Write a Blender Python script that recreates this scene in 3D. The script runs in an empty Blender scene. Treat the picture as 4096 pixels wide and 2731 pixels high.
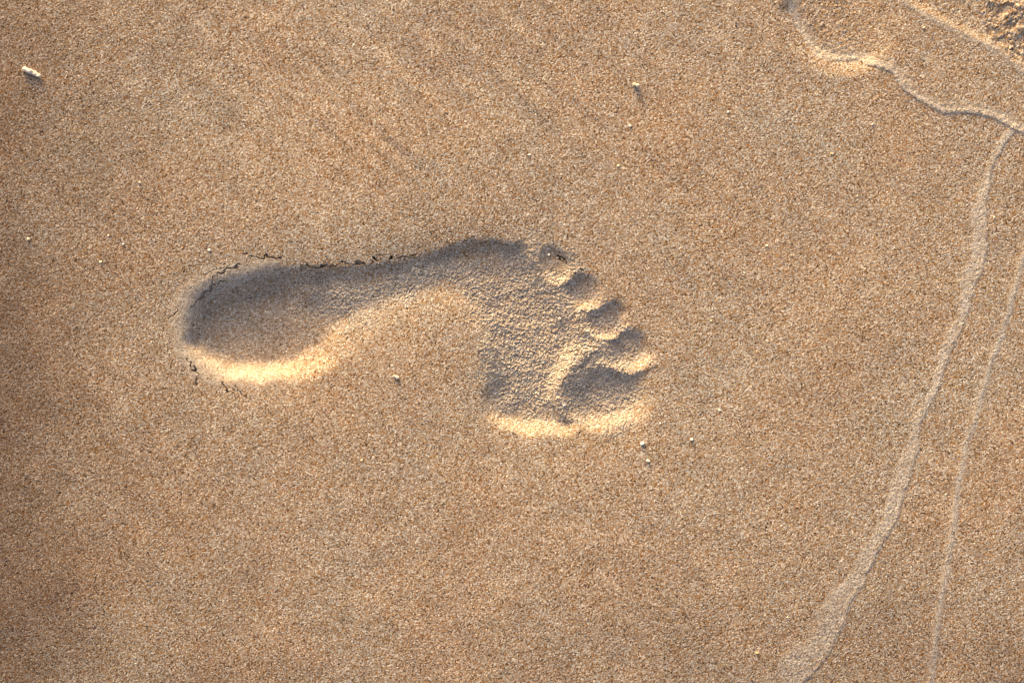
import bpy, bmesh, math, random
import numpy as np
from mathutils import Vector, Matrix, noise as mnoise

sc = bpy.context.scene
col = sc.collection

# ------------------------------------------------------------------ camera
S = 0.00013                      # metres per photograph pixel on the sand (footprint 25 cm long)
PW, PH = 4096.0, 2731.0
CAM_H = 1.05
cam_d = bpy.data.cameras.new('camera')
cam = bpy.data.objects.new('camera', cam_d)
col.objects.link(cam)
cam.location = (0, 0, CAM_H)
cam.rotation_euler = (0, 0, 0)
cam_d.sensor_width = 36.0
cam_d.lens = 36.0 * CAM_H / (PW * S)
cam_d.clip_start = 0.01
cam_d.clip_end = 500.0
sc.camera = cam

# ------------------------------------------------------------------ sky and sun
SUN_ELEV = 10.0
SUN_FROM = (-0.36, 1.0)          # the sun stands beyond the top edge, a little to the left
world = bpy.data.worlds.new('World')
sc.world = world
world.use_nodes = True
wn = world.node_tree.nodes
wl = world.node_tree.links
wn.clear()
w_out = wn.new('ShaderNodeOutputWorld')
w_bg = wn.new('ShaderNodeBackground')
w_sky = wn.new('ShaderNodeTexSky')
w_sky.sky_type = 'NISHITA'
w_sky.sun_disc = False
w_sky.sun_elevation = math.radians(SUN_ELEV)
w_sky.sun_rotation = math.atan2(SUN_FROM[0], SUN_FROM[1])
w_sky.air_density = 0.5
w_sky.dust_density = 8.0
w_sky.ozone_density = 0.2
w_bg.inputs['Strength'].default_value = 0.15
wl.new(w_sky.outputs['Color'], w_bg.inputs['Color'])
wl.new(w_bg.outputs['Background'], w_out.inputs['Surface'])

sun_d = bpy.data.lights.new('sun', 'SUN')
sun_d.energy = 2.0
sun_d.angle = math.radians(13.0)
sun_d.color = (1.0, 0.70, 0.29)
sun = bpy.data.objects.new('sun', sun_d)
col.objects.link(sun)
_e = math.radians(SUN_ELEV)
_h = Vector((SUN_FROM[0], SUN_FROM[1], 0)).normalized() * math.cos(_e)
sun_dir = Vector((_h.x, _h.y, math.sin(_e)))
sun.rotation_euler = sun_dir.to_track_quat('Z', 'Y').to_euler()
sun.location = sun_dir * 5

sc.view_settings.view_transform = 'Standard'
sc.view_settings.look = 'None'
sc.view_settings.exposure = 1.38
sc.view_settings.gamma = 1.0
sc.view_settings.use_curve_mapping = False

# ------------------------------------------------------------------ helpers
V = PW / 2352.0                  # the tracing was made on a 2352 px wide view


def src(p):                      # view point -> photograph pixel
    return (p[0] * V, p[1] * V)


def world_xy(px, py):
    return ((px - PW / 2) * S, (PH / 2 - py) * S)


def sstep(t):
    t = np.clip(t, 0.0, 1.0)
    return t * t * (3 - 2 * t)


rng = np.random.default_rng(11)

# ------------------------------------------------------------------ materials


def new_mat(name):
    m = bpy.data.materials.new(name)
    m.use_nodes = True
    nt = m.node_tree
    nt.nodes.clear()
    return m, nt


def sand_material():
    m, nt = new_mat('sand')
    N, L = nt.nodes, nt.links
    out = N.new('ShaderNodeOutputMaterial')
    b = N.new('ShaderNodeBsdfPrincipled')
    L.new(b.outputs[0], out.inputs['Surface'])
    geo = N.new('ShaderNodeNewGeometry')
    # single grains
    vor = N.new('ShaderNodeTexVoronoi')
    vor.inputs['Scale'].default_value = 1800.0
    L.new(geo.outputs['Position'], vor.inputs['Vector'])
    sep = N.new('ShaderNodeSeparateColor')
    L.new(vor.outputs['Color'], sep.inputs[0])
    ramp = N.new('ShaderNodeValToRGB')
    cr = ramp.color_ramp
    cr.interpolation = 'LINEAR'
    pal = [(0.00, (0.050, 0.032, 0.020)), (0.09, (0.150, 0.088, 0.046)),
           (0.20, (0.370, 0.185, 0.058)), (0.33, (0.420, 0.270, 0.130)),
           (0.46, (0.330, 0.290, 0.250)), (0.58, (0.400, 0.285, 0.180)), (0.72, (0.490, 0.400, 0.300)),
           (0.86, (0.560, 0.520, 0.470)), (0.97, (0.740, 0.680, 0.590)), (1.0, (0.88, 0.82, 0.70))]  # few brightest stops: white grains, with sparkle glints painted in
    cr.elements[0].position, cr.elements[0].color = pal[0][0], (*pal[0][1], 1)
    cr.elements[1].position, cr.elements[1].color = pal[-1][0], (*pal[-1][1], 1)
    for p, c in pal[1:-1]:
        e = cr.elements.new(p)
        e.color = (*c, 1)
    L.new(sep.outputs[0], ramp.inputs[0])
    # broad mottling: warm patches and paler grey ones
    nz = N.new('ShaderNodeTexNoise')
    nz.inputs['Scale'].default_value = 14.0
    nz.inputs['Detail'].default_value = 5.0
    L.new(geo.outputs['Position'], nz.inputs['Vector'])
    mr = N.new('ShaderNodeMapRange')
    mr.inputs['From Min'].default_value = 0.3
    mr.inputs['From Max'].default_value = 0.7
    L.new(nz.outputs['Fac'], mr.inputs['Value'])
    tint = N.new('ShaderNodeMix')
    tint.data_type = 'RGBA'
    tint.inputs[6].default_value = (1.0, 0.89, 0.79, 1)
    tint.inputs[7].default_value = (0.94, 0.95, 0.95, 1)
    L.new(mr.outputs[0], tint.inputs[0])
    mul = N.new('ShaderNodeMix')
    mul.data_type = 'RGBA'
    mul.blend_type = 'MULTIPLY'
    mul.inputs[0].default_value = 1.0
    L.new(ramp.outputs[0], mul.inputs[6])
    nz2 = N.new('ShaderNodeTexNoise')
    nz2.inputs['Scale'].default_value = 85.0
    nz2.inputs['Detail'].default_value = 6.0
    nz2.inputs['Roughness'].default_value = 0.65
    L.new(geo.outputs['Position'], nz2.inputs['Vector'])
    mr2 = N.new('ShaderNodeMapRange')
    mr2.inputs['From Min'].default_value = 0.3
    mr2.inputs['From Max'].default_value = 0.7
    mr2.inputs['To Min'].default_value = 0.84
    mr2.inputs['To Max'].default_value = 1.12
    L.new(nz2.outputs['Fac'], mr2.inputs['Value'])
    tv = N.new('ShaderNodeVectorMath')
    tv.operation = 'SCALE'
    L.new(tint.outputs[2], tv.inputs[0])
    L.new(mr2.outputs[0], tv.inputs['Scale'])
    L.new(tv.outputs[0], mul.inputs[7])
    att = N.new('ShaderNodeAttribute')
    att.attribute_name = 'pale'
    pm = N.new('ShaderNodeMix')
    pm.data_type = 'RGBA'
    pr = N.new('ShaderNodeValToRGB')
    pr.color_ramp.elements[0].position, pr.color_ramp.elements[0].color = 0.0, (0.10, 0.075, 0.05, 1)
    pr.color_ramp.elements[1].position, pr.color_ramp.elements[1].color = 1.0, (0.80, 0.72, 0.62, 1)
    pe = pr.color_ramp.elements.new(0.14)
    pe.color = (0.30, 0.24, 0.18, 1)
    pe = pr.color_ramp.elements.new(0.45)
    pe.color = (0.50, 0.41, 0.32, 1)
    L.new(sep.outputs[2], pr.inputs[0])
    L.new(pr.outputs[0], pm.inputs[7])
    L.new(att.outputs['Fac'], pm.inputs[0])
    L.new(mul.outputs[2], pm.inputs[6])
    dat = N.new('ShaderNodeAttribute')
    dat.attribute_name = 'vignette'
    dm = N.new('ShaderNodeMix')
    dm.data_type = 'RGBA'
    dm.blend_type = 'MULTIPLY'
    dm.inputs[7].default_value = (0.50, 0.45, 0.43, 1)  # painted vignetting tint, multiplied into the sand colour
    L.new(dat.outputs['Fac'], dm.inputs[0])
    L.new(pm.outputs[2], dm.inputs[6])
    L.new(dm.outputs[2], b.inputs['Base Color'])
    rr = N.new('ShaderNodeMapRange')
    rr.inputs['To Min'].default_value = 0.35
    rr.inputs['To Max'].default_value = 0.8
    L.new(sep.outputs[1], rr.inputs['Value'])
    L.new(rr.outputs[0], b.inputs['Roughness'])
    b.inputs['Specular IOR Level'].default_value = 0.35
    bump = N.new('ShaderNodeBump')
    bump.invert = True
    bump.inputs['Strength'].default_value = 0.8
    bump.inputs['Distance'].default_value = 0.00018
    sc_ = N.new('ShaderNodeMath')
    sc_.operation = 'MULTIPLY'
    sc_.inputs[1].default_value = 1.0
    L.new(vor.outputs['Distance'], sc_.inputs[0])
    L.new(sc_.outputs[0], bump.inputs['Height'])
    L.new(bump.outputs[0], b.inputs['Normal'])
    return m


def chip_material(name, c1, c2, scale, rough=0.6):
    m, nt = new_mat(name)
    N, L = nt.nodes, nt.links
    out = N.new('ShaderNodeOutputMaterial')
    b = N.new('ShaderNodeBsdfPrincipled')
    L.new(b.outputs[0], out.inputs['Surface'])
    geo = N.new('ShaderNodeNewGeometry')
    nz = N.new('ShaderNodeTexNoise')
    nz.inputs['Scale'].default_value = scale
    nz.inputs['Detail'].default_value = 4.0
    L.new(geo.outputs['Position'], nz.inputs['Vector'])
    mix = N.new('ShaderNodeMix')
    mix.data_type = 'RGBA'
    mix.inputs[6].default_value = (*c1, 1)
    mix.inputs[7].default_value = (*c2, 1)
    L.new(nz.outputs['Fac'], mix.inputs[0])
    L.new(mix.outputs[2], b.inputs['Base Color'])
    b.inputs['Roughness'].default_value = rough
    bump = N.new('ShaderNodeBump')
    bump.inputs['Strength'].default_value = 0.5
    bump.inputs['Distance'].default_value = 0.0002
    L.new(nz.outputs['Fac'], bump.inputs['Height'])
    L.new(bump.outputs[0], b.inputs['Normal'])
    return m


M_SAND = sand_material()
M_WHITE = chip_material('shell_white', (0.78, 0.70, 0.58), (0.86, 0.80, 0.70), 900)
M_CREAM = chip_material('shell_cream', (0.74, 0.58, 0.38), (0.84, 0.72, 0.52), 900)
M_PINK = chip_material('shell_pink', (0.76, 0.56, 0.46), (0.82, 0.68, 0.56), 700)
M_AMBER = chip_material('amber_grain', (0.60, 0.38, 0.10), (0.78, 0.58, 0.26), 900)
M_DARK = chip_material('dark_mineral', (0.02, 0.016, 0.014), (0.05, 0.04, 0.035), 900, 0.4)

# ------------------------------------------------------------------ the sand surface
# grid axes in photograph pixels: fine under the footprint, a little coarser round it, then out to the horizon


def axis(lo, hi, flo, fhi, fine, mid, far):
    a = [np.arange(lo, flo, mid), np.arange(flo, fhi, fine), np.arange(fhi, hi + mid, mid)]
    a = np.concatenate(a)
    r, step, ext = 1.6, mid, []
    x = 0.0
    while x < far:
        step *= r
        x += step
        ext.append(x)
    ext = np.array(ext)
    return np.concatenate([a[0] - ext[::-1], a, a[-1] + ext])


FAR = 60.0 / S
gx = axis(-200, PW + 200, 640, 2680, 2.6, 4.0, FAR)
gy = axis(-200, PH + 200, 900, 1800, 2.6, 4.0, FAR)
NX, NY = len(gx), len(gy)
X, Y = np.meshgrid(gx, gy)               # photograph pixels
Z = np.zeros_like(X)                     # millimetres
MM = S * 1000.0                          # mm per pixel


def gnoise(shape, sig, seed):
    r = np.random.default_rng(seed)
    n = r.standard_normal(shape)
    fy = np.fft.fftfreq(shape[0])[:, None]
    fx = np.fft.rfftfreq(shape[1])[None, :]
    sy, sx = sig if isinstance(sig, tuple) else (sig, sig)
    g = np.exp(-2 * (math.pi ** 2) * ((sx * fx) ** 2 + (sy * fy) ** 2))
    out = np.fft.irfft2(np.fft.rfft2(n) * g, s=shape)
    return out / out.std()


def lattice_noise(x, y, cell, seed):
    """smooth value noise in photograph pixels"""
    r = np.random.default_rng(seed)
    t = r.standard_normal((256, 256))
    x, y = 0.829 * x - 0.559 * y, 0.559 * x + 0.829 * y      # keep the lattice off the picture's axes
    u, v = x / cell, y / cell
    i, j = np.floor(u).astype(np.int64), np.floor(v).astype(np.int64)
    fu, fv = u - i, v - j
    fu = fu * fu * fu * (fu * (fu * 6 - 15) + 10)
    fv = fv * fv * fv * (fv * (fv * 6 - 15) + 10)
    a, b = t[j & 255, i & 255], t[j & 255, (i + 1) & 255]
    c, d = t[(j + 1) & 255, i & 255], t[(j + 1) & 255, (i + 1) & 255]
    return (a * (1 - fu) + b * fu) * (1 - fv) + (c * (1 - fu) + d * fu) * fv


def worley(x, y, cell, seed):
    """distance (in cells) to the nearest jittered point and that point's random number"""
    r = np.random.default_rng(seed)
    jx, jy, jr = r.random((256, 256)), r.random((256, 256)), r.random((256, 256))
    u, v = x / cell, y / cell
    i, j = np.floor(u).astype(np.int64), np.floor(v).astype(np.int64)
    best = np.full(x.shape, 9.0)
    rnd = np.zeros(x.shape)
    for dj in (-1, 0, 1):
        for di in (-1, 0, 1):
            a, b = (j + dj) & 255, (i + di) & 255
            d = np.hypot(i + di + jx[a, b] - u, j + dj + jy[a, b] - v)
            k = d < best
            best = np.where(k, d, best)
            rnd = np.where(k, jr[a, b], rnd)
    return best, rnd


def seg_dist(px, py, pts):
    """distance to a polyline and the position along it (0..1), plus signed side"""
    best = np.full(px.shape, 1e9)
    tt = np.zeros(px.shape)
    side = np.zeros(px.shape)
    n = len(pts) - 1
    for k in range(n):
        ax, ay = pts[k]
        bx, by = pts[k + 1]
        dx, dy = bx - ax, by - ay
        l2 = dx * dx + dy * dy + 1e-9
        t = np.clip(((px - ax) * dx + (py - ay) * dy) / l2, 0, 1)
        ex, ey = px - ax - t * dx, py - ay - t * dy
        d = np.hypot(ex, ey)
        m = d < best
        best = np.where(m, d, best)
        tt = np.where(m, (k + t) / n, tt)
        side = np.where(m, np.sign(dx * ey - dy * ex), side)
    return best, tt, side


def inside(px, py, poly):
    c = np.zeros(px.shape, bool)
    n = len(poly)
    for k in range(n):
        ax, ay = poly[k]
        bx, by = poly[(k + 1) % n]
        if ay == by:
            continue
        m = ((ay > py) != (by > py)) & (px < (bx - ax) * (py - ay) / (by - ay) + ax)
        c ^= m
    return c


def smooth_path(pts, n=6):
    """Catmull-Rom through the points"""
    p = np.array([pts[0]] + list(pts) + [pts[-1]], float)
    out = []
    for k in range(1, len(p) - 2):
        for t in np.linspace(0, 1, n, endpoint=False):
            a, b, c, d = p[k - 1], p[k], p[k + 1], p[k + 2]
            out.append(0.5 * ((2 * b) + (-a + c) * t + (2 * a - 5 * b + 4 * c - d) * t * t + (-a + 3 * b - 3 * c + d) * t ** 3))
    out.append(p[-2])
    return [tuple(q) for q in out]


def smooth_loop(pts, n=5):
    q = list(pts)
    p = np.array([q[-1]] + q + [q[0], q[1]], float)
    out = []
    for k in range(1, len(p) - 2):
        for t in np.linspace(0, 1, n, endpoint=False):
            a, b, c, d = p[k - 1], p[k], p[k + 1], p[k + 2]
            out.append(0.5 * ((2 * b) + (-a + c) * t + (2 * a - 5 * b + 4 * c - d) * t * t + (-a + 3 * b - 3 * c + d) * t ** 3))
    return [tuple(q) for q in out]


def idw(px, py, ctrl, power=3.0):
    num = np.zeros(px.shape)
    den = np.zeros(px.shape)
    for cx, cy, val in ctrl:
        w = 1.0 / ((px - cx) ** 2 + (py - cy) ** 2 + 400.0) ** (power / 2)
        num += w * val
        den += w
    return num / den


frame = sstep((np.minimum(np.minimum(X + 190, PW + 190 - X), np.minimum(Y + 190, PH + 190 - Y))) / 180.0)

PALE = np.zeros_like(X)                  # dry, finer, paler sand
GRAIN = np.ones_like(X)                  # strength of the grain relief
# lens vignetting painted into the sand colour, darker left and lower left, ragged front
VIGNETTE = sstep((1250 + 0.18 * (Y - 1300) - X + 160 * lattice_noise(X, Y, 420, 91) + 60 * lattice_noise(X, Y, 130, 92)) / 1700.0)
VIGNETTE = np.maximum(VIGNETTE, 0.5 * sstep((Y - 2150 + 120 * lattice_noise(X, Y, 400, 93)) / 900.0))
VIGNETTE = np.clip(VIGNETTE * 0.95 + 0.10 * lattice_noise(X, Y, 300, 94) * (0.4 + VIGNETTE), 0, 1)
# gentle undulation of the beach: left side tilted from the sun for vignetting
CX, CY = np.clip(X, -200, PW + 200), np.clip(Y, -200, PH + 200)
fall = sstep((1150 - CX) / 1500.0)
Z += -0.055 * MM * fall * (0.35 * CY + 0.65 * CY * CY / (2 * PH))
Z += -0.016 * MM * (1 - fall) * np.clip(CY - 1500, 0, 1e6) ** 2 / 2600.0
Z += 0.55 * lattice_noise(X + 300, Y + 100, 900.0, 3) * frame
Z += 0.16 * lattice_noise(X, Y, 330.0, 4) * frame
Z += 0.07 * lattice_noise(X, Y, 120.0, 5) * frame
# faint drainage streaks running down to the right
u = (X * 0.74 + Y * 0.67)
v = (-X * 0.67 + Y * 0.74)
su, sv = u * 0.15, v
ru, rv = 0.829 * su + 0.559 * sv, -0.559 * su + 0.829 * sv
streak = lattice_noise(ru, rv, 75.0, 6) * 0.6 + lattice_noise(ru, rv, 34.0, 7) * 0.4
fade = np.exp(-(((X - 1750) / 900) ** 2 + ((Y - 330) / 420) ** 2)) + 0.22
Z += 0.26 * streak * fade * frame

# ------------------------------------------------------------------ footprint relief
fx0, fx1, fy0, fy1 = 280, 3040, 560, 2140
ix0, ix1 = np.searchsorted(gx, [fx0, fx1])
iy0, iy1 = np.searchsorted(gy, [fy0, fy1])
FX, FY = X[iy0:iy1, ix0:ix1], Y[iy0:iy1, ix0:ix1]
# a wobble so the outline is not a drawn curve
WX = FX + 5.0 * lattice_noise(FX, FY, 60, 21) + 2.0 * lattice_noise(FX, FY, 18, 22)
WY = FY + 5.0 * lattice_noise(FX, FY, 60, 23) + 2.0 * lattice_noise(FX, FY, 18, 24)

sole_v = [(402, 745), (408, 705), (428, 668), (462, 640), (510, 620), (570, 606), (640, 602), (720, 608),
          (800, 606), (870, 600), (935, 590), (1000, 570), (1060, 552), (1115, 545), (1165, 549), (1212, 563),
          (1240, 595), (1268, 645), (1305, 700), (1335, 755), (1342, 800), (1312, 838), (1290, 872), (1285, 915),
          (1310, 945), (1350, 975), (1320, 995), (1245, 1003), (1180, 1000), (1130, 980), (1100, 945), (1088, 890), (1090, 830),
          (1078, 778), (1050, 745), (1000, 735), (920, 757), (850, 795), (790, 838), (735, 866), (670, 885),
          (600, 892), (530, 887), (470, 865), (430, 833), (408, 790)]
SOLE = smooth_loop([src(p) for p in sole_v], 4)
d_sole, _, _ = seg_dist(WX, WY, SOLE + [SOLE[0]])
in_sole = inside(WX, WY, SOLE)
d_sole = d_sole * MM

floor_ctrl = [(540, 765, 10.0), (470, 745, 8.8), (560, 690, 9.2), (620, 800, 9.2), (640, 700, 8.6), (720, 720, 6.2),
              (700, 660, 4.4), (800, 670, 2.4), (880, 650, 1.8), (960, 630, 2.0), (1050, 610, 3.2), (1120, 610, 3.6), (1095, 780, 1.2), (1098, 830, 1.3), (1100, 890, 1.8), (1115, 800, 1.6), (1115, 860, 2.0),
              (1150, 700, 3.4), (1150, 780, 3.1), (1180, 820, 3.4), (1160, 900, 3.8), (1200, 955, 4.6),
              (1250, 700, 3.2), (1280, 760, 3.0), (1270, 880, 3.4), (1290, 940, 3.6), (900, 760, 1.6), (1000, 720, 1.2), (830, 780, 2.6)]
wall_ctrl = [(405, 745, 18), (440, 660, 19), (500, 625, 19), (560, 607, 18), (640, 602, 16), (740, 607, 10), (870, 600, 8), (1000, 570, 8),
             (1060, 552, 9), (1165, 549, 8), (1240, 600, 12), (1300, 695, 13), (1340, 780, 12), (1310, 840, 9), (1300, 985, 9),
             (1200, 1000, 9.5), (1110, 950, 8), (1090, 860, 15), (1085, 800, 17), (1070, 765, 18), (1000, 735, 24), (920, 757, 28),
             (830, 810, 26), (735, 866, 17), (670, 885, 14.5), (600, 892, 14), (530, 887, 14), (470, 865, 14), (410, 800, 13)]
FLOOR = idw(FX, FY, [(*src(c), c[2]) for c in floor_ctrl], 3.0)
WALL = idw(FX, FY, [(*src(c), c[2]) for c in wall_ctrl], 4.0)
sole_depth = np.where(in_sole, FLOOR * sstep(np.clip(d_sole / WALL, 0, 1) ** (1.0 + 0.55 * sstep((FLOOR - 6.0) / 2.0))), 0.0)

toes = [  # centre x, y, semi-axes, turn, depth
    (1395, 915, 118, 78, -14, 3.3),
    (1443, 803, 58, 54, -20, 3.0),
    (1395, 735, 56, 48, 20, 2.5),
    (1343, 667, 48, 44, 25, 2.5),
    (1275, 606, 52, 42, 25, 1.6),
]
toe_q, toe_depth = [], []
for cx, cy, a, b, rot, dep in toes:
    c, s_ = math.cos(math.radians(rot)), math.sin(math.radians(rot))
    dx = (WX + 4 * lattice_noise(FX, FY, 75, 25)) / V - cx
    dy = (WY + 4 * lattice_noise(FX, FY, 75, 26)) / V - cy
    p, q = (dx * c + dy * s_) / a, (-dx * s_ + dy * c) / b
    r = (np.abs(p) ** 2.3 + np.abs(q) ** 2.3) ** (1 / 2.3)
    toe_q.append(r)
    toe_depth.append(dep * sstep((1.0 - r) / 0.62))
depth = sole_depth ** 4
for t in toe_depth:
    depth = depth + t ** 4
depth = depth ** 0.25



def blur(a, sy, sx):
    fy = np.fft.fftfreq(a.shape[0])[:, None]
    fx = np.fft.rfftfreq(a.shape[1])[None, :]
    return np.fft.irfft2(np.fft.rfft2(a) * np.exp(-2 * math.pi ** 2 * ((sx * fx) ** 2 + (sy * fy) ** 2)), s=a.shape)


# the wet sand has slumped: soften the walls, and let the ground round the print sag towards it
depth = 0.25 * depth + 0.75 * blur(depth, 3.6, 3.6)
foot_mask = (in_sole | (np.min(np.array(toe_q), axis=0) < 0.9)).astype(float)
dish = blur(foot_mask, 36.0, 36.0)
dish = dish * sstep(np.minimum(np.minimum(FX - fx0, fx1 - FX), np.minimum(FY - fy0, fy1 - FY)) / 140.0)
arch_dip = np.exp(-(((FX / V - 900) / 150) ** 2 + ((FY / V - 700) / 95) ** 2))
fz = -depth - 1.8 * dish - 0.9 * arch_dip
fz += 0.18 * np.exp(-(np.where(in_sole, d_sole / 2.0, d_sole / 3.0)) ** 2) * sstep((1100 - FX) / 300.0)


def bump_line(pts, width, height):
    global fz
    d, t, _ = seg_dist(WX, WY, smooth_path([src(p) for p in pts], 4))
    fz += 0.7 * height * np.exp(-(d * MM / width) ** 2) * np.sin(np.clip(t, 0.04, 0.96) * math.pi) ** 0.5


# welts of sand squeezed up between ball and toes
bump_line([(1285, 885), (1310, 848), (1345, 818), (1385, 792)], 2.4, 1.3)
bump_line([(1365, 826), (1400, 843), (1450, 858), (1500, 838)], 2.0, 0.9)
bump_line([(1340, 762), (1375, 778), (1415, 776)], 1.7, 0.9)
bump_line([(1325, 712), (1365, 707), (1400, 692)], 1.5, 1.1)
bump_line([(1285, 655), (1308, 640), (1325, 622)], 1.6, 0.9)
bump_line([(1215, 572), (1225, 595), (1240, 625)], 2.0, 0.8)

# crumbly floor where the skin lifted the sand: ball, outer sole, toes
cl_poly = smooth_loop([src(p) for p in [(690, 640), (800, 612), (930, 596), (1060, 560), (1160, 556), (1290, 590), (1370, 660), (1440, 730),
                                        (1485, 800), (1470, 960), (1390, 985), (1250, 985), (1130, 965), (1095, 900), (1090, 800),
                                        (1060, 700), (1010, 665), (930, 690), (850, 735), (760, 760), (690, 720)]], 4)
cd, _, _ = seg_dist(FX, FY, cl_poly + [cl_poly[0]])
cd = np.where(inside(FX, FY, cl_poly), cd, -cd)
CLUMP = sstep((cd + 40) / 150.0 + 0.25 * lattice_noise(FX, FY, 70, 31))
CLUMP = np.maximum(CLUMP, 0.30 * sstep((depth - 4.0) / 3.0))
w1, r1 = worley(FX + 4 * lattice_noise(FX, FY, 14, 32), FY + 4 * lattice_noise(FX, FY, 14, 33), 11.0, 34)
w2, r2 = worley(FX, FY, 6.5, 35)
lump = np.sqrt(np.clip(1 - (w1 / 0.68) ** 2, 0, 1)) * (0.35 + 0.9 * r1)
lump2 = np.sqrt(np.clip(1 - (w2 / 0.72) ** 2, 0, 1)) * (0.3 + 0.9 * r2)
heel_band = np.exp(-(np.where(in_sole, np.maximum(d_sole - 6.0, 0), d_sole * 1.5) / 5.0) ** 2) * (1 - sstep((FX - 980) / 260.0)) * (1 - sstep((FY - 1480) / 120.0))
PALE[iy0:iy1, ix0:ix1] = np.maximum(0.55 * heel_band, CLUMP * (0.35 + 0.35 * r1))
GRAIN[iy0:iy1, ix0:ix1] = 1 - 0.6 * heel_band
fz += CLUMP * (0.46 * lump + 0.26 * lump2 - 0.32 + 0.09 * gnoise(FX.shape, 0.6, 37)) + CLUMP * 0.12 * lattice_noise(FX, FY, 40, 36)

# cracks (photograph pixels), each with a width in pixels and a depth in mm
cracks = [
    ([(962, 1014), (980, 1015), (994, 1016)], 4, 1.6),
    ([(996, 1026), (1025, 1029), (1054, 1035), (1063, 1021), (1074, 1029), (1090, 1031), (1105, 1029), (1145, 1032)], 5, 2.2),
    ([(927, 1047), (913, 1063), (873, 1072), (837, 1087), (802, 1101), (779, 1132), (744, 1168)], 3.2, 1.1),
    ([(989, 1061), (962, 1061), (936, 1072), (900, 1083), (869, 1096), (846, 1110)], 4, 1.7),
    ([(909, 1119), (880, 1128), (851, 1145), (829, 1163), (797, 1186), (771, 1219), (757, 1244)], 4.2, 1.8),
    ([(846, 1110), (850, 1128), (851, 1145)], 3, 1.0),
    ([(766, 1288), (762, 1311), (757, 1322)], 4, 1.5),
    ([(772, 1340), (768, 1365), (776, 1390), (770, 1410)], 3, 0.9),
    ([(748, 1433), (762, 1462), (775, 1480), (786, 1494), (786, 1520), (779, 1547), (759, 1583)], 4, 1.7),
    ([(882, 1525), (895, 1547), (907, 1561), (906, 1575)], 4.5, 1.9),
    ([(936, 1543), (967, 1574), (989, 1596)], 3, 1.0),
    ([(717, 1230), (690, 1257), (668, 1275), (650, 1284)], 3.2, 1.2),
    ([(1204, 1067), (1266, 1066), (1279, 1070), (1311, 1064), (1342, 1061), (1364, 1056), (1400, 1056)], 4.6, 2.0),
    ([(1415, 1049), (1436, 1053), (1454, 1053)], 8, 2.8),
    ([(1488, 1036), (1497, 1033), (1509, 1044)], 8, 2.8),
    ([(1500, 1030), (1515, 1018), (1532, 1010)], 3, 1.0),
    ([(1556, 1037), (1567, 1034), (1579, 1037)], 8, 2.4),
    ([(1590, 1034), (1601, 1032), (1632, 1025), (1668, 1020)], 4, 1.4),
    ([(1976, 965), (2000, 968), (2029, 974), (2045, 982)], 4, 1.3),
    ([(2226, 1020), (2245, 1030), (2262, 1043), (2268, 1054), (2275, 1062)], 5, 1.8),
    ([(2326, 1065), (2327, 1076), (2331, 1086)], 6, 2.2),
    ([(2298, 1088), (2306, 1093), (2314, 1096)], 5, 1.6),
    ([(2537, 1499), (2538, 1508), (2541, 1518)], 11, 3.6),
    ([(2360, 1231), (2367, 1236)], 6, 1.6),
    ([(2333, 1453), (2328, 1468), (2324, 1485)], 3.5, 1.4),
    ([(2309, 1741), (2324, 1733)], 3.5, 1.2),
    ([(2378, 1763), (2390, 1755)], 3.5, 1.0),
    ([(2040, 1745), (2062, 1730)], 3.0, 0.8),
]
JX = FX + 5.0 * lattice_noise(FX, FY, 11, 41)
JY = FY + 5.0 * lattice_noise(FX, FY, 11, 42)
for pts, wd, dp in cracks:
    a = np.array(pts)
    x0, x1, y0, y1 = a[:, 0].min() - 30, a[:, 0].max() + 30, a[:, 1].min() - 30, a[:, 1].max() + 30
    jx0, jx1 = np.searchsorted(FX[0], [x0, x1])
    jy0, jy1 = np.searchsorted(FY[:, 0], [y0, y1])
    sl = (slice(jy0, jy1), slice(jx0, jx1))
    d, t, _ = seg_dist(JX[sl], JY[sl], pts)
    taper = 0.45 + 0.55 * np.sin(np.clip(t, 0, 1) * math.pi) ** 0.6
    vary = np.clip(0.8 + 0.5 * lattice_noise(FX[sl], FY[sl], 16, 43), 0.1, 1.3)
    fz[sl] -= dp * taper * vary * np.clip(1.25 - d / (wd * 0.75 * taper), 0, 1)

Z[iy0:iy1, ix0:ix1] += fz

# ------------------------------------------------------------------ swash lines and the older print at the top right
COARSE = np.zeros_like(X)


def window(x0, x1, y0, y1):
    a0, a1 = np.searchsorted(gx, [x0, x1])
    b0, b1 = np.searchsorted(gy, [y0, y1])
    return slice(b0, b1), slice(a0, a1)


band_r = [(4057, 522), (4020, 575), (3994, 626), (3968, 677), (3955, 741), (3946, 822), (3946, 899), (3946, 963), (3940, 1027), (3921, 1083),
          (3895, 1143), (3878, 1207), (3859, 1284), (3831, 1344), (3794, 1424), (3771, 1493), (3748, 1559), (3720, 1614),
          (3687, 1680), (3678, 1712), (3671, 1796), (3650, 1861), (3636, 1917), (3608, 2000), (3580, 2093), (3513, 2196),
          (3475, 2280), (3447, 2340), (3401, 2410), (3387, 2475), (3354, 2527), (3331, 2583), (3298, 2639), (3224, 2718), (3090, 2860), (2960, 3000)]
band_w = [(522, 30), (640, 32), (740, 30), (835, 46), (920, 52), (1006, 54), (1083, 54), (1151, 46), (1232, 44), (1330, 46),
          (1410, 38), (1531, 30), (1605, 28), (1726, 36), (1805, 58), (1894, 58), (2009, 52), (2107, 62), (2186, 56), (2280, 58),
          (2373, 72), (2447, 92), (2517, 100), (2578, 118), (2648, 118), (2722, 90), (3000, 90)]
LABEL = np.zeros(X.shape, np.int32)      # which named piece of the surface a grid point belongs to

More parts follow.
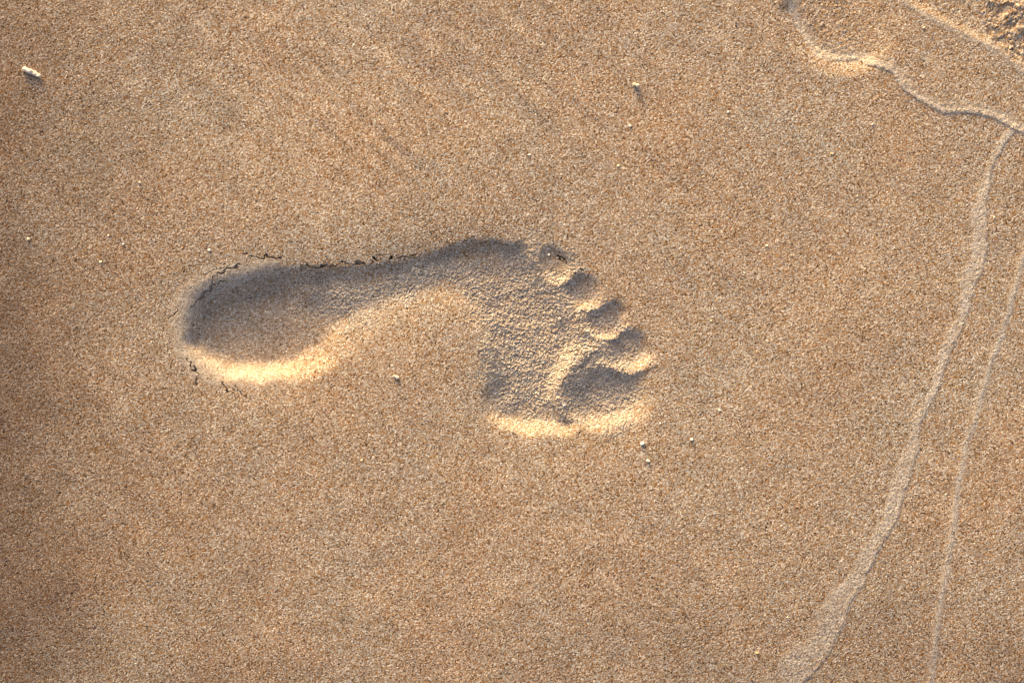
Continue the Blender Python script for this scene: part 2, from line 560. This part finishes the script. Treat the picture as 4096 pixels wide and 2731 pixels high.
sl = window(2800, 4200, 460, 3200)
bx, by = X[sl], Y[sl]
d, t, side = seg_dist(bx + 3 * lattice_noise(bx, by, 24, 51), by + 3 * lattice_noise(bx, by, 24, 52), smooth_path(band_r, 3))
width = np.interp(by, [a for a, _ in band_w], [b for _, b in band_w]) * (1 + 0.15 * lattice_noise(bx, by, 60, 53))
sd = np.where(side > 0, d, -d)           # side > 0: to the left of the path as drawn on the picture
fr = frame[sl]
inb = sstep((sd + 6) / 8.0) * (1 - sstep((sd - width * 0.75) / (width * 0.45)))
crest = np.exp(-((sd - 7) / 9.0) ** 2)
lw, lr = worley(bx, by, 11.0, 54)
Z[sl] += fr * (0.09 * inb + 0.06 * crest - 0.03 * np.exp(-((sd + 14) / 12) ** 2)
               + inb * (0.09 * np.sqrt(np.clip(1 - (lw / .85) ** 2, 0, 1)) * (0.4 + lr) - 0.10 * (lr > 0.86)))
PALE[sl] = np.maximum(PALE[sl], 0.92 * inb * np.clip(0.85 + 0.3 * lattice_noise(bx, by, 26, 81), 0, 1))
LABEL[sl] = np.where((sd > -16) & (sd < width * 1.05 + 4) & (t < 0.999), 20, LABEL[sl])

thin = [(4150, 860), (4120, 940), (4094, 1023), (4075, 1083), (4053, 1160), (4032, 1241), (3999, 1344), (3976, 1410), (3953, 1484), (3934, 1540),
        (3915, 1596), (3897, 1670), (3878, 1726), (3859, 1787), (3850, 1838), (3836, 1903), (3818, 2000), (3809, 2107),
        (3800, 2177), (3788, 2224), (3781, 2289), (3769, 2340), (3760, 2410), (3753, 2480), (3746, 2527), (3734, 2597),
        (3727, 2653), (3723, 2723), (3700, 2860), (3690, 3000)]
sl = window(3500, 4290, 800, 3200)
bx, by = X[sl], Y[sl]
d, t, side = seg_dist(bx + 3 * lattice_noise(bx, by, 30, 55), by, smooth_path(thin, 3))
sd = np.where(side > 0, d, -d)
fr = frame[sl]
Z[sl] += fr * (0.17 * np.exp(-(sd / 13.0) ** 2) * (0.85 + 0.2 * lattice_noise(bx, by, 50, 56)) - 0.10 * sstep((-sd + 2) / 26.0) * np.exp(-np.clip(-sd, 0, 1e6) / 300))
PALE[sl] = np.maximum(PALE[sl], 0.9 * np.exp(-((sd + 4) / 13.0) ** 2))
LABEL[sl] = np.where((d < 22) & (t < 0.999), 21, LABEL[sl])

wavy = [(3140, -260), (3146, -120), (3151, 0), (3160, 56), (3181, 94), (3207, 141), (3237, 184), (3267, 222), (3318, 239), (3361, 244), (3395, 239), (3425, 237),
        (3459, 252), (3502, 271), (3540, 282), (3570, 303), (3587, 329), (3613, 355), (3651, 389), (3694, 415), (3737, 440),
        (3780, 449), (3844, 453), (3908, 457), (3951, 466), (4002, 483), (4036, 509), (4079, 530), (4140, 560), (4260, 600)]
sl = window(2950, 4290, -195, 760)
bx, by = X[sl], Y[sl]
fr = frame[sl]
# older, half washed-out print cut by the top edge of the picture
q = np.hypot((bx - 3400) / 265.0, (by - 25) / 270.0) + 0.03 * lattice_noise(bx, by, 60, 82)
hollow = sstep((1.10 - q) / 0.36) * (1 - sstep((bx - 3400) / 230.0))
Z[sl] -= fr * 2.5 * hollow
q2 = np.hypot((bx - 3330) / 330.0, (by - 190) / 110.0)
d, t, side = seg_dist(bx + 3 * lattice_noise(bx, by, 40, 57), by + 3 * lattice_noise(bx, by, 40, 58), smooth_path(wavy, 3))
sd = np.where(side > 0, -d, d)           # > 0 on the upper right, where the film of sand lies
amp = sstep((bx - 3240) / 170.0)
film = 0.33 * (0.65 * sstep((sd + 5) / 9.0) * np.exp(-np.clip(sd, 0, 1e6) / 260.0) + 0.45 * np.exp(-((sd - 9) / 10.0) ** 2)) * amp
Z[sl] += fr * film
PALE[sl] = np.maximum(PALE[sl], 0.75 * np.exp(-(np.clip(sd - 12, 0, 1e6) / 26.0) ** 2) * (sd > 0))
near = np.exp(-(np.clip(sd - 10, 0, 1e6) / 60.0) ** 2) * (sd > 0)
COARSE[sl] = np.maximum(COARSE[sl], 0.45 * near)
COARSE[sl] = np.maximum(COARSE[sl], 0.5 * hollow)
LABEL[sl] = np.where((hollow > 0.12) & (sd > 0), 23, LABEL[sl])
LABEL[sl] = np.where((d < 20) & (t < 0.999) & (bx > 3290), 22, LABEL[sl])

ridge = [(3330, -260), (3480, -110), (3609, 0), (3643, 26), (3694, 56), (3737, 81), (3801, 115), (3865, 150), (3929, 175), (3985, 201), (4019, 226), (4045, 256),
         (4096, 286), (4170, 330), (4290, 400)]
d, t, side = seg_dist(bx + 3 * lattice_noise(bx, by, 34, 59), by + 2 * lattice_noise(bx, by, 34, 60), smooth_path(ridge, 3))
sd = np.where(side > 0, -d, d)           # > 0 above the line
Z[sl] += fr * (0.22 * np.exp(-((sd - 2) / 17.0) ** 2) - 1.0 * sstep((sd - 2) / 44.0) * np.exp(-np.clip(sd, 0, 1e6) / 500.0))
pit = sstep((bx - 3860) / 160.0) * (sd > 0)
COARSE[sl] = np.maximum(COARSE[sl], np.where(sd > 6, 0.35, 0))
COARSE[sl] = np.maximum(COARSE[sl], 1.6 * pit * sstep((sd - 10) / 30.0))
PALE[sl] = np.maximum(PALE[sl], 0.5 * np.exp(-(sd / 14.0) ** 2))
LABEL[sl] = np.where((d < 26) & (t < 0.999), 24, LABEL[sl])

# grain relief
core = frame
g1 = gnoise(X.shape, 0.55, 71)
g2 = gnoise(X.shape, 1.5, 72)
Z += core * GRAIN * (0.027 * g1 + 0.011 * g2)
cw, cr_ = worley(X, Y, 15.0, 73)
cl = np.sqrt(np.clip(1 - (cw / .85) ** 2, 0, 1)) * (0.3 + cr_)
Z += core * COARSE * (0.42 * cl - 0.2 + 0.25 * lattice_noise(X, Y, 34, 74) * (COARSE > 0.9))

# ------------------------------------------------------------------ footprint pieces
lab = LABEL[iy0:iy1, ix0:ix1]
foot = in_sole | (np.min(np.array(toe_q), axis=0) < 1.0)
heel_m = in_sole & (FX < 735 * V + 0.15 * (FY - 730 * V))
arch_m = in_sole & ~heel_m & (FX < 1035 * V + 0.25 * (FY - 650 * V))
ball_m = in_sole & ~heel_m & ~arch_m
lab = np.where(heel_m, 1, lab)
lab = np.where(arch_m, 2, lab)
lab = np.where(ball_m, 3, lab)
best = np.min(np.array(toe_q), axis=0)
who = np.argmin(np.array(toe_q), axis=0)
is_toe = (best < 1.0) & (~in_sole | (best < 0.8))
lab = np.where(is_toe, 4 + who, lab)
LABEL[iy0:iy1, ix0:ix1] = lab

# ------------------------------------------------------------------ meshes from the grid
WXm = (X - PW / 2) * S
WYm = (PH / 2 - Y) * S
P3 = np.stack([WXm, WYm, Z * 0.001], axis=-1).reshape(-1, 3)
idx = np.arange(NX * NY).reshape(NY, NX)
quads = np.stack([idx[1:, :-1], idx[1:, 1:], idx[:-1, 1:], idx[:-1, :-1]], axis=-1).reshape(-1, 4)
qlab = LABEL[:-1, :-1].reshape(-1)


def grid_piece(name, sel, parent=None):
    q = quads[sel]
    used, inv = np.unique(q, return_inverse=True)
    inv = inv.reshape(q.shape)
    me = bpy.data.meshes.new(name)
    me.vertices.add(len(used))
    me.vertices.foreach_set('co', P3[used].astype(np.float32).ravel())
    me.loops.add(q.size)
    me.loops.foreach_set('vertex_index', inv.astype(np.int32).ravel())
    me.polygons.add(len(q))
    me.polygons.foreach_set('loop_start', np.arange(0, q.size, 4, dtype=np.int32))
    me.update(calc_edges=True)
    me.polygons.foreach_set('use_smooth', np.zeros(len(q), bool))
    at = me.attributes.new('pale', 'FLOAT', 'POINT')
    at.data.foreach_set('value', PALE.ravel()[used].astype(np.float32))
    at = me.attributes.new('vignette', 'FLOAT', 'POINT')
    at.data.foreach_set('value', VIGNETTE.ravel()[used].astype(np.float32))
    me.materials.append(M_SAND)
    o = bpy.data.objects.new(name, me)
    col.objects.link(o)
    if parent is not None:
        o.parent = parent
        o.matrix_parent_inverse = parent.matrix_basis.inverted()
    return o


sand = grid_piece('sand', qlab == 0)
sand['kind'] = 'structure'
sand['label'] = 'smooth moist brown beach sand around the footprint'
for code, name, label in (
        (20, 'swash_ridge', 'wide pale grainy swash line curving down the right side'),
        (21, 'swash_ridge', 'thin sharp swash line nearest the right edge'),
        (22, 'swash_ridge', 'wavy raised swash edge below the upper right corner'),
        (24, 'swash_ridge', 'straight sunlit swash ridge crossing the upper right corner'),
        (23, 'hollow', 'shallow rounded hollow cut by the top edge at the upper right')):
    o = grid_piece(name, qlab == code, sand)
    o['label'] = label

fp = bpy.data.objects.new('footprint', None)
col.objects.link(fp)
fp.empty_display_size = 0.05
fcx, fcy = world_xy(950 * V, 770 * V)
fp.location = (fcx, fcy, -0.008)
fp['label'] = 'bare left footprint pressed into the sand, heel left and toes right'
fp['category'] = 'footprint'
for code, name, label in ((1, 'heel_print', 'deep rounded shaded heel hollow'), (2, 'arch_print', 'narrow outer sole strip with a gentle sunlit slope'),
                          (3, 'ball_print', 'broad crumbly ball hollow'), (4, 'toe_print', 'large big toe hollow'), (5, 'toe_print', None),
                          (6, 'toe_print', None), (7, 'toe_print', None), (8, 'toe_print', None)):
    o = grid_piece(name, qlab == code, fp)
    if label:
        o['label'] = label


# ------------------------------------------------------------------ shell chips, grains and a twig on the sand
def surface_z(px, py):
    i = min(max(int(np.searchsorted(gx, px)), 1), NX - 2)
    j = min(max(int(np.searchsorted(gy, py)), 1), NY - 2)
    return float(np.median(Z[j - 1:j + 2, i - 1:i + 2])) * 0.001


def chip_mesh(seed, lx, ly, lz, rough=0.28, lobes=1, rot=0.0):
    r = random.Random(seed)
    bm = bmesh.new()
    for k in range(lobes):
        off = Vector((0, 0, 0)) if lobes == 1 else Vector(((k - (lobes - 1) / 2) * lx * 0.8 / lobes, r.uniform(-.25, .25) * ly, 0))
        f = 1.0 if lobes == 1 else r.uniform(0.55, 0.75)
        res = bmesh.ops.create_icosphere(bm, subdivisions=2, radius=1.0)
        planes = []
        for _ in range(7):
            n = Vector((r.gauss(0, 1), r.gauss(0, 1), r.gauss(0, 1))).normalized()
            planes.append((n, r.uniform(0.62, 0.92)))
        for v_ in res['verts']:
            c = v_.co.copy()
            for n, h in planes:            # flat broken faces
                e = c.dot(n) - h
                if e > 0:
                    c -= n * e
            c *= 1 + rough * 0.35 * mnoise.noise(c * 2.2 + Vector((seed * 1.7, k * 3.1, 0)))
            v_.co = Vector((c.x * lx * 0.5 * f, c.y * ly * 0.5 * f, c.z * lz * 0.5)) + off
    bmesh.ops.rotate(bm, cent=(0, 0, 0), matrix=Matrix.Rotation(math.radians(rot), 3, 'Z'), verts=bm.verts[:])
    me = bpy.data.meshes.new('chip')
    bm.to_mesh(me)
    bm.free()
    return me


def chip(name, px, py, lx, ly, rot, mat, label, cat, seed, lz=None, lobes=1, group=None):
    lz = 0.7 * (lz or 0.75 * min(lx, ly))
    me = chip_mesh(seed, lx * S, ly * S, lz * S, lobes=lobes, rot=rot)
    me.materials.append(mat)
    o = bpy.data.objects.new(name, me)
    col.objects.link(o)
    x, y = world_xy(px, py)
    o.location = (x, y, surface_z(px, py) + lz * S * 0.30)
    o.rotation_euler = (-0.38 + 0.12 * math.sin(seed), 0.15 * math.cos(seed * 2.1), 0.0)
    o['label'] = label
    o['category'] = cat
    if group:
        o['group'] = group
    return o


SG = 'pale shell chips scattered on the sand'
chips = [
    ('shell_chip', 2545, 340, 28, 24, -35, M_CREAM, 'large cream two-lobed shell chip with a shadow, upper middle of the sand', 'shell chip', 26, 2),
    ('shell_chip', 2520, 503, 15, 11, -60, M_WHITE, 'small white shell chip below the large cream two-lobed chip', 'shell chip', 10, 1),
    ('shell_chip', 2474, 663, 13, 12, 30, M_CREAM, 'small cream shell chip above the little toe, far below the two-lobed chip', 'shell chip', 9, 1),
    ('shell_chip', 2912, 448, 11, 9, 50, M_WHITE, 'tiny white shell chip right of the large two-lobed chip', 'shell chip', 8, 1),
    ('shell_chip', 2117, 620, 14, 8, 15, M_WHITE, 'tiny flat white shell chip above the ball of the footprint', 'shell chip', 6, 1),
    ('shell_chip', 110, 955, 14, 14, 0, M_CREAM, 'small round cream chip near the left edge, below the twig', 'shell chip', 12, 1),
    ('shell_chip', 400, 1046, 13, 12, 20, M_CREAM, 'small cream chip left of the heel, below two tiny chips', 'shell chip', 9, 1),
    ('shell_chip', 836, 1000, 14, 10, -30, M_WHITE, 'white chip just above the cracked heel rim', 'shell chip', 9, 1),
    ('shell_chip', 558, 729, 13, 10, -25, M_CREAM, 'small cream chip above and left of the heel, topmost of the chips there', 'shell chip', 8, 1),
    ('shell_chip', 432, 942, 9, 8, 10, M_WHITE, 'tiny white chip left of the heel, left one of a close pair', 'shell chip', 7, 1),
    ('shell_chip', 491, 976, 10, 8, -15, M_WHITE, 'tiny white chip left of the heel, right one of a close pair', 'shell chip', 7, 1),
    ('shell_chip', 1582, 1511, 27, 22, -30, M_PINK, 'large pinkish shell chip below the arch of the footprint', 'shell chip', 20, 2),
    ('shell_chip', 1446, 1840, 9, 9, 0, M_CREAM, 'tiny round cream chip on open sand below the arch', 'shell chip', 7, 1),
    ('shell_chip', 2570, 1773, 21, 17, 35, M_WHITE, 'large white shell chip below the big toe, upper one of a pair', 'shell chip', 16, 1),
    ('shell_chip', 2592, 1842, 17, 14, -40, M_WHITE, 'angular white shell chip below the big toe, lower one of a pair', 'shell chip', 14, 1),
    ('shell_chip', 2767, 1757, 15, 12, 10, M_WHITE, 'white shell chip alone on the sand right of the big toe pair', 'shell chip', 11, 1),
    ('shell_chip', 2878, 1641, 10, 10, 0, M_WHITE, 'tiny white shell chip right of the big toe, above the lone chip', 'shell chip', 8, 1),
    ('shell_chip', 2640, 1693, 8, 8, 0, M_WHITE, 'tiny white shell chip close beside the big toe rim', 'shell chip', 7, 1),
    ('shell_chip', 3067, 982, 11, 10, 0, M_CREAM, 'tiny cream shell chip alone on open sand right of the toes', 'shell chip', 8, 1),
    ('shell_chip', 2845, 1283, 9, 8, 0, M_CREAM, 'tiny cream shell chip right of the middle toe', 'shell chip', 7, 1),
    ('shell_chip', 3490, 497, 12, 8, 40, M_WHITE, 'tiny white chip below the wavy swash edge', 'shell chip', 8, 1),
    ('shell_chip', 3693, 113, 12, 10, 0, M_CREAM, 'small cream chip between the two upper right swash ridges', 'shell chip', 8, 1),
    ('shell_chip', 3975, 870, 11, 9, 30, M_CREAM, 'tiny cream chip right of the wide swash line', 'shell chip', 8, 1),
    ('shell_chip', 2258, 1621, 14, 11, 15, M_WHITE, 'white chip inside the footprint between ball and big toe', 'shell chip', 11, 1),
    ('shell_chip', 2240, 1273, 15, 12, 60, M_PINK, 'pinkish chip inside the footprint on the ball', 'shell chip', 11, 1),
    ('shell_chip', 2196, 1018, 12, 11, 60, M_WHITE, 'white crumb at the base of the little toe print', 'shell chip', 9, 1),
    ('amber_grain', 3029, 2611, 15, 11, -20, M_AMBER, 'amber yellow grain near the bottom edge, left of the wide swash line', 'sand grain', 10, 1),
    ('amber_grain', 3325, 615, 10, 9, 0, M_AMBER, 'amber grain on open sand below the wavy swash edge', 'sand grain', 8, 1),
    ('amber_grain', 3150, 2468, 9, 8, 0, M_CREAM, 'tiny pale grain left of the wide swash line near the bottom', 'sand grain', 7, 1),
    ('amber_grain', 3430, 783, 10, 6, 70, M_CREAM, 'tiny pale splinter on open sand left of the wide swash line', 'sand grain', 6, 1),
    ('dark_grain', 580, 2505, 10, 9, 0, M_DARK, 'black grain on open sand near the lower left corner', 'sand grain', 7, 1),
    ('dark_grain', 1573, 40, 8, 8, 0, M_DARK, 'black grain at the top edge of the sand', 'sand grain', 7, 1),
    ('dark_grain', 1883, 127, 8, 8, 0, M_DARK, 'black grain near the top edge, right of another black grain', 'sand grain', 7, 1),
    ('dark_grain', 2944, 93, 9, 8, 0, M_DARK, 'black grain left of the shallow hollow near the top edge', 'sand grain', 7, 1),
]
for k, (nm, px, py, lx, ly, rot, mat, label, cat, lz, lobes) in enumerate(chips):
    chip(nm, px, py, lx, ly, rot, mat, label, cat, 100 + k, lz, lobes)

# short knobbly twig, upper left
tw = bmesh.new()
path = [(-36, 12), (-27, 10.5), (-17, 5), (-6, 2), (5, -3), (14, -6), (22, -12), (30, -15), (36, -18)]
rad = [7.0, 10.5, 8.6, 11.0, 8.8, 10.8, 7.6, 8.2, 5.0]
rings = []
n_side = 12
for k, ((ax, ay), rr) in enumerate(zip(path, rad)):
    a0 = path[max(k - 1, 0)]
    a1 = path[min(k + 1, len(path) - 1)]
    tdir = Vector((a1[0] - a0[0], a1[1] - a0[1], 0)).normalized()
    nrm = Vector((-tdir.y, tdir.x, 0))
    ring = []
    for s_i in range(n_side):
        an = 2 * math.pi * s_i / n_side
        p = Vector((ax, ay, 9 + 1.5 * math.sin(k))) + nrm * math.cos(an) * rr + Vector((0, 0, 1)) * math.sin(an) * rr * 0.62
        p += Vector((ax, ay, 0)) * 0.0 + (nrm * math.cos(an) + Vector((0, 0, math.sin(an)))) * 2.4 * mnoise.noise(p * 0.16)
        ring.append(tw.verts.new(p * S))
    rings.append(ring)
for a, b in zip(rings[:-1], rings[1:]):
    for s_i in range(n_side):
        tw.faces.new((a[s_i], a[(s_i + 1) % n_side], b[(s_i + 1) % n_side], b[s_i]))
tw.faces.new(rings[0][::-1])
tw.faces.new(rings[-1])
bmesh.ops.recalc_face_normals(tw, faces=tw.faces)
bmesh.ops.subdivide_edges(tw, edges=tw.edges[:], cuts=1, use_grid_fill=True, smooth=0.4)
me = bpy.data.meshes.new('twig')
tw.to_mesh(me)
tw.free()
me.materials.append(M_PINK)
twig = bpy.data.objects.new('twig', me)
col.objects.link(twig)
x, y = world_xy(128, 289)
twig.location = (x, y, surface_z(128, 289) - 0.0002)
twig['label'] = 'short pale pink knobbly twig lying on the sand near the upper left corner'
twig['category'] = 'twig'
